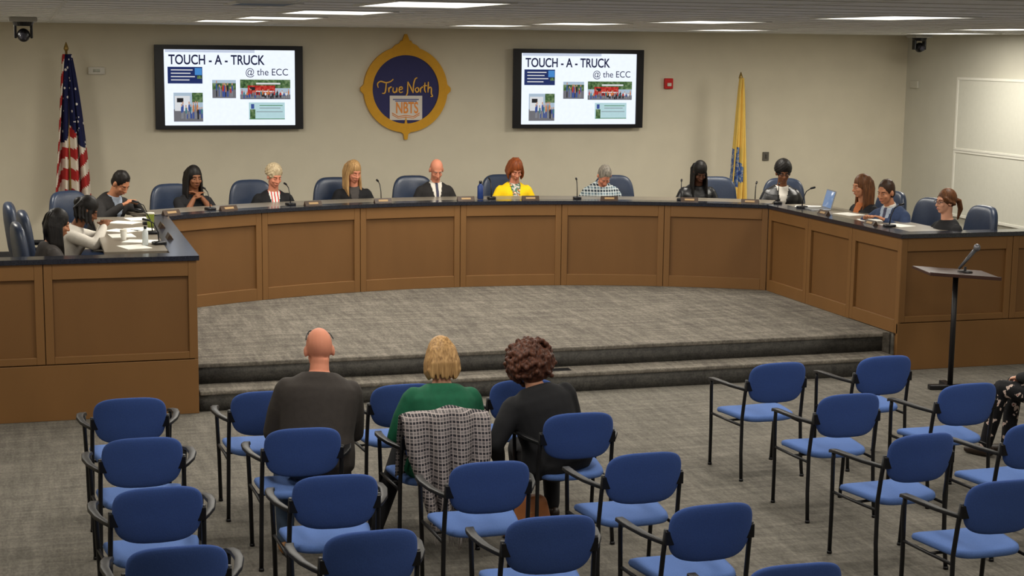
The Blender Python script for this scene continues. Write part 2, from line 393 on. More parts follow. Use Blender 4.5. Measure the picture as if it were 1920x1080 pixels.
plate(em,'point',[(-.10,-.52),(-.03,-.57),(-.02,-.64),(.02,-.64),(.03,-.57),(.10,-.52),(.03,-.5),(0,-.34),(-.03,-.5)],-.022,.02,m_gold)
plate(em,'point',[(-.53,-.08),(-.59,-.02),(-.59,.02),(-.53,.08),(-.50,0)],-.022,.02,m_gold)
plate(em,'point',[(.53,.08),(.59,.02),(.59,-.02),(.53,-.08),(.50,0)],-.022,.02,m_gold)
# hand-drawn script "True North" from strokes
def script(parent):
    def st(pts,r=.0085):
        P=[Vector((x,-.012,z)) for x,z in pts]; out=[]
        for i in range(len(P)-1):
            p0=P[max(0,i-1)];p1=P[i];p2=P[i+1];p3=P[min(len(P)-1,i+2)]
            for q in range(5):
                t=q/5; out.append(.5*((2*p1)+(p2-p0)*t+(2*p0-5*p1+4*p2-p3)*t*t+(3*p1-p0-3*p2+p3)*t**3))
        out.append(P[-1]); n=len(out)
        return Sh().tube(out,[r*(.75+.45*math.sin(math.pi*i/(n-1))) for i in range(n)],6)
    L=[('T',[[(-.36,.02),(-.37,.07),(-.33,.10),(-.26,.085),(-.20,.10),(-.165,.13)],[(-.255,.09),(-.262,.02),(-.275,-.045),(-.31,-.05)]]),
       ('r',[[(-.225,.025),(-.222,-.04)],[(-.222,.0),(-.20,.03),(-.185,.025)]]),
       ('u',[[(-.165,.025),(-.17,-.02),(-.15,-.04),(-.125,-.02),(-.118,.025)],[(-.118,.025),(-.12,-.04)]]),
       ('e',[[(-.09,-.005),(-.05,.005),(-.055,.03),(-.08,.025),(-.09,-.01),(-.075,-.04),(-.04,-.03)]]),
       ('N',[[(.0,-.08),(.02,-.04),(.025,.10)],[(.025,.10),(.06,.03),(.095,-.045)],[(.095,-.045),(.10,.06),(.12,.13),(.15,.15)]]),
       ('o',[[(.145,.025),(.122,-.0),(.14,-.035),(.168,-.015),(.160,.02),(.145,.025)]]),
       ('r',[[(.19,.025),(.192,-.04)],[(.192,.0),(.21,.03),(.225,.025)]]),
       ('t',[[(.25,.09),(.245,.0),(.262,-.04)],[(.225,.045),(.28,.05)]]),
       ('h',[[(.295,.10),(.29,-.04)],[(.292,-.0),(.318,.03),(.335,.01),(.335,-.05),(.35,-.085),(.325,-.09)]])]
    for ch,ss in L:
        q=Sh()
        for s_ in ss: a=st(s_); q.add(a.v,a.f)
        part('script_letter',q,m_text,parent)
script(em)
part('logo_panel',Sh().box(-.21,.215,-.012,0,-.39,-.08),m_lw,em,smooth=False)
text("NBTS",.2,m_or,em,'logo_lettering',(-.135,-.0135,-.30),bold=.004,width=.29)
part('logo_stripe',Sh().box(-.17,.17,-.0145,-.012,-.135,-.12),m_lb,em,smooth=False)
part('logo_stripe',Sh().box(-.14,.14,-.0145,-.012,-.155,-.143),m_lb,em,smooth=False)
for zz,rr in ((0,.006),(-.022,.005)):
    part('logo_book',Sh().tube([(-.18,-.0135,-.3+zz),(-.1,-.0135,-.345+zz),(0,-.0135,-.33+zz),(.1,-.0135,-.345+zz),(.18,-.0135,-.3+zz)],rr,6),m_or,em)
# small wall devices
m_red=mat('alarm_red',(190,25,25),.4); m_wp=mat('white_plastic',(205,200,188),.5); m_gp=mat('grey_plate',(92,88,80),.5)
fa=thing('fire_alarm',"small red fire alarm strobe mounted on the wall",'alarm',(8.18,WY-.03,2.61))
part('housing',Sh().box(-.06,.06,-.025,.03,-.07,.07),m_red,fa,bevel=.01); part('strobe_lens',Sh().box(-.03,.03,-.04,-.024,-.035,.01),m_wp,fa,bevel=.006)
th=thing('thermostat',"small white wall thermostat",'thermostat',(.73,WY-.02,2.73)); part('housing',Sh().box(-.1,.1,-.015,.02,-.045,.045),m_wp,th,bevel=.01); part('display',Sh().box(-.04,.04,-.018,-.014,-.015,.02),mat('device_display',(180,180,165),.3),th)
sp=thing('switch_plate',"grey wall switch plate",'switch',(9.66,WY-.015,1.62)); part('plate',Sh().box(-.045,.045,-.006,.015,-.06,.06),m_gp,sp,bevel=.004); part('toggle',Sh().box(-.012,.012,-.016,-.005,-.03,.03),mat('toggle',(70,66,60),.5),sp,bevel=.003)
# whiteboards on right wall
m_wb=mat('whiteboard_surface',(200,199,188),.35); m_wf=mat('whiteboard_frame',(216,214,204),.4)
for z0,z1 in ((1.80,2.72),(.92,1.76)):
    wb=thing('whiteboard',"large pale whiteboard mounted on the side wall",'whiteboard',(XR-.03,16.6,0),group="side wall whiteboards")
    part('board',Sh().box(-.01,.02,-2.0,2.0,z0,z1),m_wb,wb,smooth=False)
    part('rim',Sh().rings([[(-.02,a,b_),(.02,a,b_),(.02,c,d),(-.02,c,d)] for a,b_,c,d in ((-2.03,z0-.025,-1.99,z0+.01),(2.03,z0-.025,1.99,z0+.01),(2.03,z1+.025,1.99,z1-.01),(-2.03,z1+.025,-1.99,z1-.01))],closed=True),m_wf,wb,bevel=.003)
td=thing('sensor_box',"small pale sensor box on the side wall",'sensor',(XR-.02,19.75,2.62)); part('housing',Sh().box(-.01,.02,-.1,.1,-.05,.05),m_wallr,td,bevel=.005)
# ------------------------------------------------------------------ ceiling lights
m_lamp=mat('lamp_diffuser',(255,250,240),.5,emit=2.6)
m_rim=mat('lamp_rim',(215,215,210),.5)
LP=[(2.13,8.7),(2.05,11.2),(2.03,13.8),(1.88,16.0),(4.65,16.4),(4.93,14.3),(5.4,12.4),(5.65,9.8),(7.7,17.0),(9.1,13.6),
    (-.6,11.2),(8.9,9.8),(2.2,6.2),(5.7,7.2),(8.9,7),(-.6,7),(2.2,3.6),(5.8,4.2),(9,4),(10.6,17.0),(-.9,16.2)]
for i,(x,y) in enumerate(LP):
    lt=thing('ceiling_light',"recessed rectangular fluorescent light panel in the ceiling",'light',(x,y,ZC),group="recessed ceiling lights")
    part('diffuser',Sh().box(-.3,.3,-.55,.55,-.006,-.001),m_lamp,lt,smooth=False)
    part('rim',Sh().rings([[(sx*.33,sy*.58,-.01),(sx*.33,sy*.58,0),(sx*.3,sy*.55,0),(sx*.3,sy*.55,-.01)] for sx,sy in ((-1,-1),(1,-1),(1,1),(-1,1))],closed=True),m_rim,lt,smooth=False)
    ld=bpy.data.lights.new('panel_lamp','AREA'); ld.shape='RECTANGLE'; ld.size=.58; ld.size_y=1.08
    ld.energy=64 if y>15 else (41 if y>9 else 33); ld.color=(1,.945,.84)
    lo=bpy.data.objects.new('lamp',ld); COL.objects.link(lo); lo.location=(0,0,-.012); lo.parent=lt
vn=thing('ceiling_vent',"slatted air vent set in the ceiling",'vent',(1.28,9.3,ZC))
for k in range(7): part('slat',Sh().box(-.16,.16,-.25+k*.08,-.21+k*.08,-.008,-.002),mat('vent_blue_grey',(120,140,165),.5),vn,smooth=False)
part('rim',Sh().rings([[(sx*.19,.01+sy*.31,-.01),(sx*.19,.01+sy*.31,0),(sx*.16,.01+sy*.28,0),(sx*.16,.01+sy*.28,-.01)] for sx,sy in ((-1,-1),(1,-1),(1,1),(-1,1))],closed=True),m_rim,vn,smooth=False)
# PTZ cameras
for x,y in ((-.08,15.9),(11.2,18.7)):
    c=thing('security_camera',"dark dome-style pan-tilt camera hanging from the ceiling",'camera',(x,y,ZC),group="ceiling cameras")
    part('mount',Sh().box(-.13,.13,-.12,.12,-.045,0),mat('camera_shell',(150,148,142),.4),c,bevel=.012)
    part('base',Sh().tube([(0,0,-.04),(0,0,-.085)],[.1,.085],20),m_black,c,smooth=False)
    for sx in (-1,1): part('yoke',Sh().box(min(sx*.06,sx*.085),max(sx*.06,sx*.085),-.04,.04,-.2,-.07),m_black,c,bevel=.008)
    part('head',Sh().ell((0,-.01,-.17),(.06,.075,.065)),m_black,c); part('lens',Sh().tube([(0,-.07,-.18),(0,-.105,-.185)],[.035,.03],16),mat('lens_glass',(60,60,70),.1),c)
# ------------------------------------------------------------------ flags
m_pole=mat('flagpole_brass',(150,125,70),.35,.6); m_fr=mat('flag_red',(165,40,40),.8); m_fw=mat('flag_white',(215,205,190),.8)
m_star=ramp_mat('flag_canton',[(0,(215,210,205)),(.22,(28,32,70))],kind='vor',scale=14,rough=.85)
m_buff=mat('flag_buff',(226,190,96),.8,noise=.06,scale=6); m_bem=ramp_mat('flag_crest',[(0,(60,80,140)),(.45,(90,120,170)),(.55,(190,180,150)),(.62,(70,90,150))],scale=20)
def flag(x,y,ztop,top,bot,w0,w1,fn,label,mats,offx=0):
    t=thing('flag',label,'flag',(x,y,ZF))
    zt=ztop-ZF
    part('pole',Sh().tube([(0,0,.03),(0,0,zt-.1)],.014,10),m_pole,t); part('base',Sh().tube([(0,0,0),(0,0,.03),(0,0,.07)],[.16,.14,.04],20),m_pole,t)
    part('finial',Sh().tube([(0,0,zt-.11),(0,0,zt-.08),(0,0,zt-.05),(0,0,zt)],[.014,.03,.022,.004],10),m_pole,t)
    NU,NV=70,60; v=[];f=[]
    for i in range(NV+1):
        tt=i/NV; w=w0+(w1-w0)*(tt**.8); z=top-(top-bot)*tt-ZF
        for j in range(NU+1):
            u=j/NU
            xx=offx*tt+(u-.42)*w+.012*math.sin(u*19+tt*3); yy=-.03-.05*(.4+tt)*math.sin(u*math.pi*7+tt*1.5)-.02*math.sin(u*31)
            v.append((xx,yy,z-.10*abs(u-.42)*tt*2-.02*math.sin(u*22)*tt))
    mi=[]
    for i in range(NV):
        for j in range(NU):
            a=i*(NU+1)+j; f.append((a,a+1,a+NU+2,a+NU+1)); mi.append(fn((j+.5)/NU,(i+.5)/NV))
    s=Sh(); s.add(v,f); o=part('cloth',s,mats,t); o.data.polygons.foreach_set('material_index',mi)
    sm=o.modifiers.new('sol','SOLIDIFY'); sm.thickness=.004
    return t
def usf(u,v):
    if v<.58+.06*math.sin(u*9) and u>.22-.1*v: return 2
    return int(math.floor(v*13+u*3.2+.6*math.sin(u*8)))%2
flag(.375,19.5,3.07,2.93,1.32,.10,.42,usf,"stars and stripes flag draped on a floor pole",[m_fr,m_fw,m_star],offx=.0)
def njf(u,v): return 1 if (.52<v<.82 and .05<u<.55+.2*math.sin(v*20)) else 0
flag(9.02,19.5,2.78,2.70,.95,.06,.27,njf,"buff yellow state flag with blue crest on floor pole",[m_buff,m_bem],offx=-.03)
# ------------------------------------------------------------------ audience chair
m_fab=mat('chair_fabric_blue',(52,77,137),.9,noise=.08,scale=150,bump=.1); m_seatf=mat('chair_seat_blue_lit',(80,108,165),.9,noise=.08,scale=150,bump=.1)  # seat is the same blue painted lighter, as lit from above
m_frame=mat('chair_frame_black',(20,20,22),.45)
def audience_chair(loc,rz):
    t=thing('stacking_chair',"blue fabric stacking armchair with black metal frame on carpet",'chair',loc,rz,group="blue audience chairs")
    def bk(p):
        k=1-.12*max(0,-p.z/.145)**1.3
        return Vector((p.x*k,p.y+.9*p.x*p.x-.18*(p.z),p.z+ (.014*(1-(p.x/.22)**2) if p.z>0 else 0)))
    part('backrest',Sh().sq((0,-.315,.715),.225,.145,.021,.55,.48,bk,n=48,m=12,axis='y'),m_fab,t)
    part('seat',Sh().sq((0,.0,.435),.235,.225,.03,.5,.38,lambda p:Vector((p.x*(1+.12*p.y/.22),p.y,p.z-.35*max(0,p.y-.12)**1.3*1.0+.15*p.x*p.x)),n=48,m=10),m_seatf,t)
    for sx in (-1,1):
        part('leg',Sh().tube([(sx*.245,-.25,0),(sx*.24,-.225,.2),(sx*.235,-.215,.45),(sx*.232,-.24,.62),(sx*.23,-.262,.74)],.013,8),m_frame,t)
        part('leg',Sh().tube([(sx*.255,.24,0),(sx*.262,.225,.3),(sx*.275,.21,.6),(sx*.277,.20,.655)],.013,8),m_frame,t)
        part('side_rail',Sh().tube([(sx*.237,-.215,.40),(sx*.245,0,.395),(sx*.266,.22,.40)],.01,8),m_frame,t)
        A=Sh()
        R=[]
        for (x,y,z,w) in ((.232,-.255,.672,.012),(.25,-.22,.676,.016),(.285,-.13,.682,.02),(.305,0,.685,.023),(.300,.12,.678,.025),(.283,.21,.664,.024),(.27,.25,.65,.016)):
            R.append([(sx*(x-w),y,z-.012),(sx*(x+w),y,z-.012),(sx*(x+w*.9),y,z+.008),(sx*(x-w*.9),y,z+.008)])
        A.rings(R); o=part('armrest',A,m_frame,t)
        md=o.modifiers.new('b','BEVEL'); md.width=.004; md.segments=2
        part('bracket',Sh().box(min(sx*.19,sx*.24),max(sx*.19,sx*.24),-.285,-.262,.665,.735),m_black,t,bevel=.004)
        for yy,xx in ((-.25,.245),(.24,.255)): part('foot',Sh().tube([(sx*xx,yy,0),(sx*xx,yy,.018)],.016,8),m_black,t)
    part('crossbar',Sh().tube([(-.245,0,.392),(.245,0,.392)],.009,8),m_frame,t)
    return t
rows=[[(.51,9.93),(1.36,9.93),(2.27,9.93),(3.07,9.88),(5.02,10.01),(5.90,10.06),(7.52,9.52)],
      [(.52,8.88),(1.43,8.89),(2.28,8.97),(3.12,8.87),(5.01,8.96),(5.96,9.06)],
      [(.53,7.83),(1.43,7.84),(2.28,7.90),(3.16,7.87),(4.90,7.88),(5.74,7.97)],
      [(.54,6.85),(1.42,6.86),(2.29,6.87),(3.12,6.86),(4.78,6.88)],[(3.10,5.93)]]
C0=None
for ri,r in enumerate(rows):
    for ci,(x,y) in enumerate(r):
        a=rad(random.uniform(-2.5,2.5)); 
        if x>4.5: a+=rad(2)
        if x>7: a=rad(35)
        loc=(x-.34*math.sin(a),y+.34*math.cos(a),0)
        if C0 is None: C0=audience_chair(loc,a)
        else: copy_thing(C0,loc,a)
# ------------------------------------------------------------------ executive chairs
m_leather=mat('navy_leather',(36,48,70),.38,noise=.08,scale=60,bump=.06,spec=.5)
def exec_chair(loc,rz):
    t=thing('office_chair',"high-backed navy leather office chair behind the council desk",'chair',loc,rz,group="navy leather council chairs")
    part('backrest',Sh().sq((0,-.25,.80),.265,.29,.06,.6,.5,lambda p:Vector((p.x*(1-.12*max(0,p.z/.29)),p.y+.5*p.x*p.x-.12*p.z,p.z)),n=40,m=12,axis='y'),m_leather,t)
    part('seat',Sh().sq((0,0,.42),.26,.26,.055,.5,.5),m_leather,t)
    for sx in (-1,1):
        part('armrest',Sh().tube([(sx*.25,-.2,.44),(sx*.29,-.22,.6),(sx*.3,-.1,.66),(sx*.3,.12,.655),(sx*.28,.17,.55),(sx*.25,.12,.42)],[.02,.02,.028,.028,.02,.018],8),m_black,t)
    part('gas_column',Sh().tube([(0,0,.1),(0,0,.38)],.03,10),m_black,t)
    b=Sh()
    for k in range(5):
        a=k*2*math.pi/5; b.tube([(0,0,.11),(.26*math.cos(a),.26*math.sin(a),.075)],[.03,.016],6)
    part('base',b,m_black,t)
    for k in range(5):
        a=k*2*math.pi/5; part('caster',Sh().tube([(.26*math.cos(a)-.012,.26*math.sin(a),.028),(.26*math.cos(a)+.012,.26*math.sin(a),.028)],.028,10),m_black,t)
    return t
E0=None
def aim(x,y,tx,ty): return math.atan2(-(tx-x),(ty-y))
for x,y,tx,ty in ((.30,17.05,1.5,15.6),(1.41,17.75,2.6,14),(2.33,18.15,3.1,12),(3.33,18.35,3.9,12),(4.30,18.45,4.45,12),(5.40,18.45,5.2,12),(6.74,18.15,5.8,12),(7.92,17.75,6.6,12.5),(8.66,17.4,7.2,13.5),
                  (-.16,14.1,3,14.3),(-.12,15.1,3,15.2),(-.25,15.9,3,15.9),(9.1,15.6,6,15.2),(9.08,14.75,6,14.3),(9.15,13.9,6,13.9)):
    a=aim(x,y,tx,ty); loc=(x-.25*math.sin(a),y+.25*math.cos(a),ZF)
    if E0 is None: E0=exec_chair(loc,a)
    else: copy_thing(E0,loc,a)
# ------------------------------------------------------------------ people
def skin_mat(n,rgb): return mat('skin_'+n,rgb,.6,noise=.04,scale=12,spec=.2)
SK={'fair':skin_mat('fair',(204,150,124)),'pink':skin_mat('pink',(198,130,104)),'tan':skin_mat('tan',(172,118,88)),'brown':skin_mat('brown',(120,78,54)),'dark':skin_mat('dark',(84,54,40))}
def hair_mat(n,a,b): return ramp_mat('hair_'+n,[(.3,a),(.7,b)],kind='noise',scale=26,rough=.5,stretch=(3,3,.25),const=False)
HR={'black':hair_mat('black',(12,11,11),(30,26,24)),'dark':hair_mat('dark_brown',(36,24,18),(62,42,30)),'brown':hair_mat('brown',(62,38,22),(108,68,40)),
    'blonde':hair_mat('blonde',(124,92,56),(190,152,102)),'lightblonde':hair_mat('pale_blonde',(140,122,92),(200,182,150)),'grey':hair_mat('grey',(90,86,80),(150,142,130)),
    'auburn':hair_mat('auburn',(92,44,24),(146,78,40)),'curly':hair_mat('curly_brown',(46,26,20),(98,60,44))}
def cloth(n,rgb,noise=.1,rough=.85): return mat('cloth_'+n,rgb,rough,noise=noise,scale=30,bump=.12)
CL={'charcoal':cloth('charcoal',(54,49,46)),'black':cloth('black',(22,22,25)),'darkgrey':cloth('dark_grey',(62,58,56)),'yellow':cloth('yellow',(240,200,18),.05),'navy':cloth('navy_suit',(42,56,86)),
    'green':cloth('green',(18,84,58)),'white':cloth('white',(206,200,190),.05),'jeans':cloth('denim',(58,72,92)),'leather':mat('black_leather',(24,24,26),.35,noise=.2,scale=20,bump=.2,spec=.5),
    'rust':cloth('rust',(150,84,40)),'tiegrey':cloth('tie',(60,60,80)),'suit':cloth('suit_black',(34,32,32)),'print':ramp_mat('cloth_print',[(0,(200,190,180)),(.45,(60,110,90)),(.55,(200,120,60)),(.62,(220,210,200))],scale=26),
    'stripe':ramp_mat('cloth_multistripe',[(0,(190,60,60)),(.3,(220,210,200)),(.55,(60,150,140)),(.75,(230,230,220))],kind='wave',scale=9),
    'floral':ramp_mat('cloth_floral',[(0,(16,16,20)),(.52,(22,22,26)),(.6,(190,170,160)),(.68,(130,60,60))],scale=18),
    'pale_blue':cloth('pale_blue',(150,160,175),.05)}
CL['plaid']=plaid_mat('cloth_plaid_shirt',(120,140,150),(44,56,66),(205,212,212),.07)
m_shoe=mat('shoe_leather',(40,30,24),.4); m_tanshoe=mat('shoe_tan',(150,104,60),.5)
m_eyew=mat('eye_white',(190,180,170),.4); m_iris=mat('eye_iris',(30,20,16),.3); m_lip=mat('lips',(164,92,80),.6); m_lipd=mat('lips_dark',(96,52,44),.6)
def person(head,face,label,skin='fair',hair='short',hcol='black',top='charcoal',shirt=None,tie=None,lean=10,side=0,hp=15,hy=0,scale=1.,
           floor=ZF,sh=.162,hands=None,glasses=False,pants='charcoal',female=False,feet=None,bulk=1.,knees=None,shoes=None,sleeve=1,collar=None,vdeep=.22,hroll=0,elb_out=.8,neck=.168):
    L=rad(lean); Sd=rad(side)
    Rsp=Matrix.Rotation(Sd,3,'Y')@Matrix.Rotation(-L,3,'X')
    u=Rsp@Vector((0,0,1)); fw=Rsp@Vector((0,1,0)); rt=Rsp@Vector((1,0,0))
    Rnk=Matrix.Rotation(Sd*.6,3,'Y')@Matrix.Rotation(-L*1.05-rad(hp)*.4,3,'X')
    nb=u*.475; hc=nb+(Rnk@Vector((0,.01,neck)))
    Rh=Matrix.Rotation(-rad(hy),3,'Z')@Matrix.Rotation(rad(hroll),3,'Y')@Matrix.Rotation(-rad(hp),3,'X')
    f=Vector((face[0]-head[0],face[1]-head[1],0)).normalized(); rz=math.atan2(-f.x,f.y)
    RW=Matrix.Rotation(rz,3,'Z')
    base=Vector(head)-RW@(hc*scale)
    pelz=(base.z-floor)/scale
    T=Vector((0,0,pelz))
    def W(p): return Vector(p)+T
    def ring(c,rx,ry,X,Y,n=20): return [c+X*rx*math.cos(2*math.pi*k/n)+Y*ry*math.sin(2*math.pi*k/n) for k in range(n)]
    def torso(g,b=1.):
        s=Sh()
        if female: prof=[(-.10,.13,.10,.0),(-.05,.165,.125,0),(.03,.158,.12,0),(.13,.132,.102,.0),(.22,.138,.106,.005),(.31,.152,.118,.016),(.37,.156,.105,.01),(.41,.142,.088,-.002),(.438,.108,.074,-.01),(.468,.068,.058,-.008)]
        else: prof=[(-.10,.13,.10,.0),(-.05,.165,.125,0),(.03,.165,.125,0),(.13,.155,.11,.0),(.24,.165,.113,.005),(.33,.178,.116,.01),(.385,.172,.104,.004),(.418,.150,.090,-.004),(.448,.114,.076,-.010),(.478,.072,.062,-.008)]
        R=[]
        for (t,a,c,o) in prof:
            k=b if t<.4 else 1+(b-1)*.6
            R.append(ring(W(u*t+fw*o),a*k+g,c*k+g,rt,fw))
        s.rings(R); return s
    wrists=[];elb=[];shs=[]
    for i,sx in enumerate((-1,1)):
        S0=u*.375+rt*sx*sh
        t=Vector(hands[i]) if hands else Vector((sx*.09,.25,.12))
        d=t-S0; l1,l2=.265,.25; D=min(d.length,l1+l2-.01); t=S0+d.normalized()*D
        a=(l1*l1-l2*l2+D*D)/(2*D); hh=math.sqrt(max(0,l1*l1-a*a))
        pole=Vector((sx*elb_out,-.35,-.7)); dn=d.normalized(); pole=(pole-dn*pole.dot(dn)).normalized()
        e=S0+dn*a+pole*hh
        wrists.append(t);elb.append(e);shs.append(S0)
    body=torso(-.004)
    body.tube([W(nb-u*.05),W(nb+ (hc-nb)*.35),W(hc+Rh@Vector((0,-.02,-.05)))],[.062,.054,.052],14)
    def HM(p): return W(hc+Rh@Vector(p))
    fs=.95 if female else 1
    body.ell(HM((0,-.012,.028)),(.074*fs,.094,.098),Rh,20,14); body.ell(HM((0,.026,-.035)),(.060*fs,.064,.080),Rh,18,12)
    body.ell(HM((0,.058,-.088)),(.028,.024,.022),Rh,10,8); body.ell(HM((0,.070,.028)),(.048,.018,.016),Rh,10,8)
    body.tube([HM((0,.086,.012)),HM((0,.098,-.018)),HM((0,.105,-.030))],[.009,.0115,.014],8,True)
    for sx in(-1,1):
        body.ell(HM((sx*.078*fs,-.006,-.008)),(.012,.02,.032),Rh,8,8)
        body.ell(HM((sx*.036,.064,-.028)),(.024,.02,.02),Rh,8,8)
        body.ell(HM((sx*.013,.094,-.034)),(.009,.01,.008),Rh,6,6)
    body.ell(HM((0,.086,-.064)),(.024,.012,.012),Rh,8,8)
    for i,sx in enumerate((-1,1)):
        S0,e,t=shs[i],elb[i],wrists[i]
        body.tube([W(S0),W((S0+e)/2),W(e)],[.046,.044,.038],12,True); body.tube([W(e),W(e*.6+t*.4),W(t)],[.038,.036,.025],12,True)
        d=(t-e).normalized(); d=(d+Vector((-sx*.15,0,-.12))).normalized()
        up=Vector((0,0,1)); 
        if abs(d.z)>.75: up=Vector((0,-1,.2))
        w=d.cross(up).normalized(); n=w.cross(d).normalized()
        Mx=Matrix((w,d,n)).transposed()
        body.ell(W(t+d*.045),(.040,.052,.016),Mx,12,8)
        ws=w if (w.x*-sx)>0 else -w
        for k,(o,ln) in enumerate(((.034,.070),(.0115,.078),(-.0115,.073),(-.034,.058))):
            b0=t+d*.078+ws*o*.95; 
            dd=(d+ws*o*2.6-n*.25).normalized(); b1=b0+dd*ln*.5; d2=(d-n*.9+ws*o).normalized(); b2=b1+d2*ln*.5
            body.tube([W(b0),W(b1),W(b2)],[.0088,.0082,.0070],8,True)
        th0=t+d*.022+ws*.034; th1=th0+(d*.7+ws*.75-n*.2).normalized()*.036; th2=th1+(d+ws*.15-n*.3).normalized()*.03
        body.tube([W(th0),W(th1),W(th2)],[.012,.0105,.008],8,True)
    legs=[]
    for i,sx in enumerate((-1,1)):
        hip=Vector((sx*.085,.02,-.04)); kn=Vector(knees[i]) if knees else Vector((sx*.11,.43,-.02))
        ft=Vector(feet[i]) if feet else Vector((sx*.12,.45,0)); an=Vector((ft.x,ft.y,-pelz+.09))
        legs.append((hip,kn,an))
        body.tube([W(hip),W((hip+kn)/2),W(kn)],[.078,.066,.05],12,True); body.tube([W(kn),W(kn*.65+an*.35),W(an)],[.048,.046,.032],12,True)
        body.tube([W(an+Vector((0,-.02,-.05))),W(an+Vector((0,.06,-.055))),W(an+Vector((0,.13,-.062)))],[.034,.034,.022],10,True)
    SC=Matrix.Scale(scale,4)
    bm=remesh(body.xf(SC),'person',.0068*scale,SK[skin],3)
    P=ob('person',bm,None,(base.x,base.y,floor),rz,label=label,category='person')
    tp=torso(.016,b=bulk)
    for i in (0,1):
        S0,e,t=shs[i],elb[i],wrists[i]; kb=1+(bulk-1)*.6
        tp.tube([W(S0),W((S0+e)/2),W(e)],[.062*kb,.060*kb,.052],14,True)
        if sleeve>=1: tp.tube([W(e),W((e+t)/2),W(t-(t-e).normalized()*.015)],[.052,.048,.037],12,True)
    tm=remesh(tp.xf(SC),'garment_top',.010*scale,CL[top],10)
    ob('jacket' if shirt else 'top',tm,P)
    def patch(name,pred,off,m):
        sel=[]; vs=[v.co.copy() for v in tm.vertices]; ns=[v.normal.copy() for v in tm.vertices]
        for p in tm.polygons:
            c=p.center/scale-T; tt=c.dot(u);xx=c.dot(rt);ff=c.dot(fw)
            if ff>0.0 and ff<.19 and p.normal.dot(fw)>-.3 and pred(tt,xx): sel.append(list(p.vertices))
        if not sel: return
        par={}
        def fd(a):
            while par.setdefault(a,a)!=a: a=par[a]
            return a
        for q in sel:
            for i in q[1:]: par[fd(i)]=fd(q[0])
        cnt={}
        for q in sel: k=fd(q[0]); cnt[k]=cnt.get(k,0)+1
        best=max(cnt,key=cnt.get); sel=[q for q in sel if fd(q[0])==best]
        idx={};v2=[];f2=[]
        for q in sel:
            g=[]
            for i in q:
                if i not in idx: idx[i]=len(v2); v2.append(vs[i]+ns[i]*off)
                g.append(idx[i])
            f2.append(g)
        me=bpy.data.meshes.new(name);me.from_pydata(v2,[],f2);me.materials.append(m);me.polygons.foreach_set('use_smooth',[True]*len(me.polygons))
        o=ob(name,me,P); md=o.modifiers.new('s','SOLIDIFY'); md.thickness=.003; md.offset=0
    if shirt:
        patch('shirt',lambda t,x: t>vdeep and abs(x)<.006+(t-vdeep)*.25,.003,CL[shirt])
    if tie: patch('tie',lambda t,x: t>vdeep and abs(x)<.018,.008,CL[tie])
    if collar or tie:
        c=Sh(); R=[]
        for k,(q,r) in enumerate(((-.005,.070),(.02,.063),(.032,.061))):
            R.append(ring(W(nb+u*q),r,r*.98,rt,fw))
        c.rings(R,caps=False); o=ob('collar',mesh(c.xf(SC),'collar',CL[collar or 'white']),P); md=o.modifiers.new('s','SOLIDIFY'); md.thickness=.004
    tr=Sh().ell(W((0,.0,-.04)),(.175,.135,.10),None,18,10)
    for hip,kn,an in legs:
        tr.tube([W(hip),W((hip+kn)/2),W(kn)],[.094,.082,.066],12,True); tr.tube([W(kn),W(kn*.6+an*.4),W(an+Vector((0,0,.0)))],[.066,.062,.05],12,True)
    ob('trousers',remesh(tr.xf(SC),'trousers',.014*scale,CL[pants],3),P)
    for hip,kn,an in legs:
        q=Sh().tube([W(an+Vector((0,-.035,-.045))),W(an+Vector((0,.05,-.05))),W(an+Vector((0,.15,-.06)))],[.042,.043,.028],12,True)
        ob('shoe',remesh(q.xf(SC),'shoe',.01,shoes or m_shoe,2),P)
    for sx in (-1,1):
        e=Sh().ell(HM((sx*.030,.0715,.003)),(.0125,.0130,.0075),Rh,10,8); ie=Sh().ell(HM((sx*.030,.080,.002)),(.0055,.0055,.0055),Rh,8,6)
        eo=ob('eye',mesh(e.xf(SC),'eye',m_eyew),P); ob('iris',mesh(ie.xf(SC),'iris',m_iris),eo)
        dz=.0045 if hp<18 else .0015
        el=Sh().ell(HM((sx*.030,.0720,.003+dz)),(.0145,.0152,.0082),Rh,12,8); ob('eyelid',mesh(el.xf(SC),'eyelid',SK[skin]),P)
        b=Sh().tube([HM((sx*.014,.086,.022)),HM((sx*.032,.084,.027)),HM((sx*.05,.072,.021))],[.0028,.0034,.0022],6,True)
        ob('eyebrow',mesh(b.xf(SC),'eyebrow',HR[hcol if hcol in('black','dark','grey') else 'brown']),P)
    lp=Sh().ell(HM((0,.0945,-.062)),(.020,.0055,.0055),Rh,10,6); ob('lips',mesh(lp.xf(SC),'lips',m_lip if skin in('fair','pink','tan') else m_lipd),P)
    h=Sh(); rnd=random.Random(len(label)); vox=.0085
    def cap(g=0,fr=0): h.ell(HM((0,-.02,.036+fr)),((.080+g)*fs,.097+g,.100+g),Rh,20,12)
    D=(lambda x,y,z:W(hc+Rh@Vector((x,y,0)))+Vector((0,0,z)))
    if hair=='bald':
        h.ell(HM((0,-.036,-.004)),(.0765,.074,.040),Rh,18,10)
    elif hair=='short':
        cap(.001); h.ell(HM((0,-.04,-.01)),(.077,.07,.07),Rh,16,10)
        for k in range(26):
            a=rnd.uniform(0,6.28);b=rnd.uniform(.2,1.1); q=(.07*math.sin(b)*math.cos(a),-.02+.085*math.sin(b)*math.sin(a),.045+.085*math.cos(b)); h.ell(HM(q),(.016,.018,.012),Rh,6,5)
    elif hair=='afro':
        for k in range(120):
            a=k*2.4;b=math.acos(1-1.25*(k+.5)/120); q=(.088*math.sin(b)*math.cos(a),-.03+.098*math.sin(b)*math.sin(a),.045+.105*math.cos(b)); h.ell(HM(q),(.021,.021,.021),Rh,7,5)
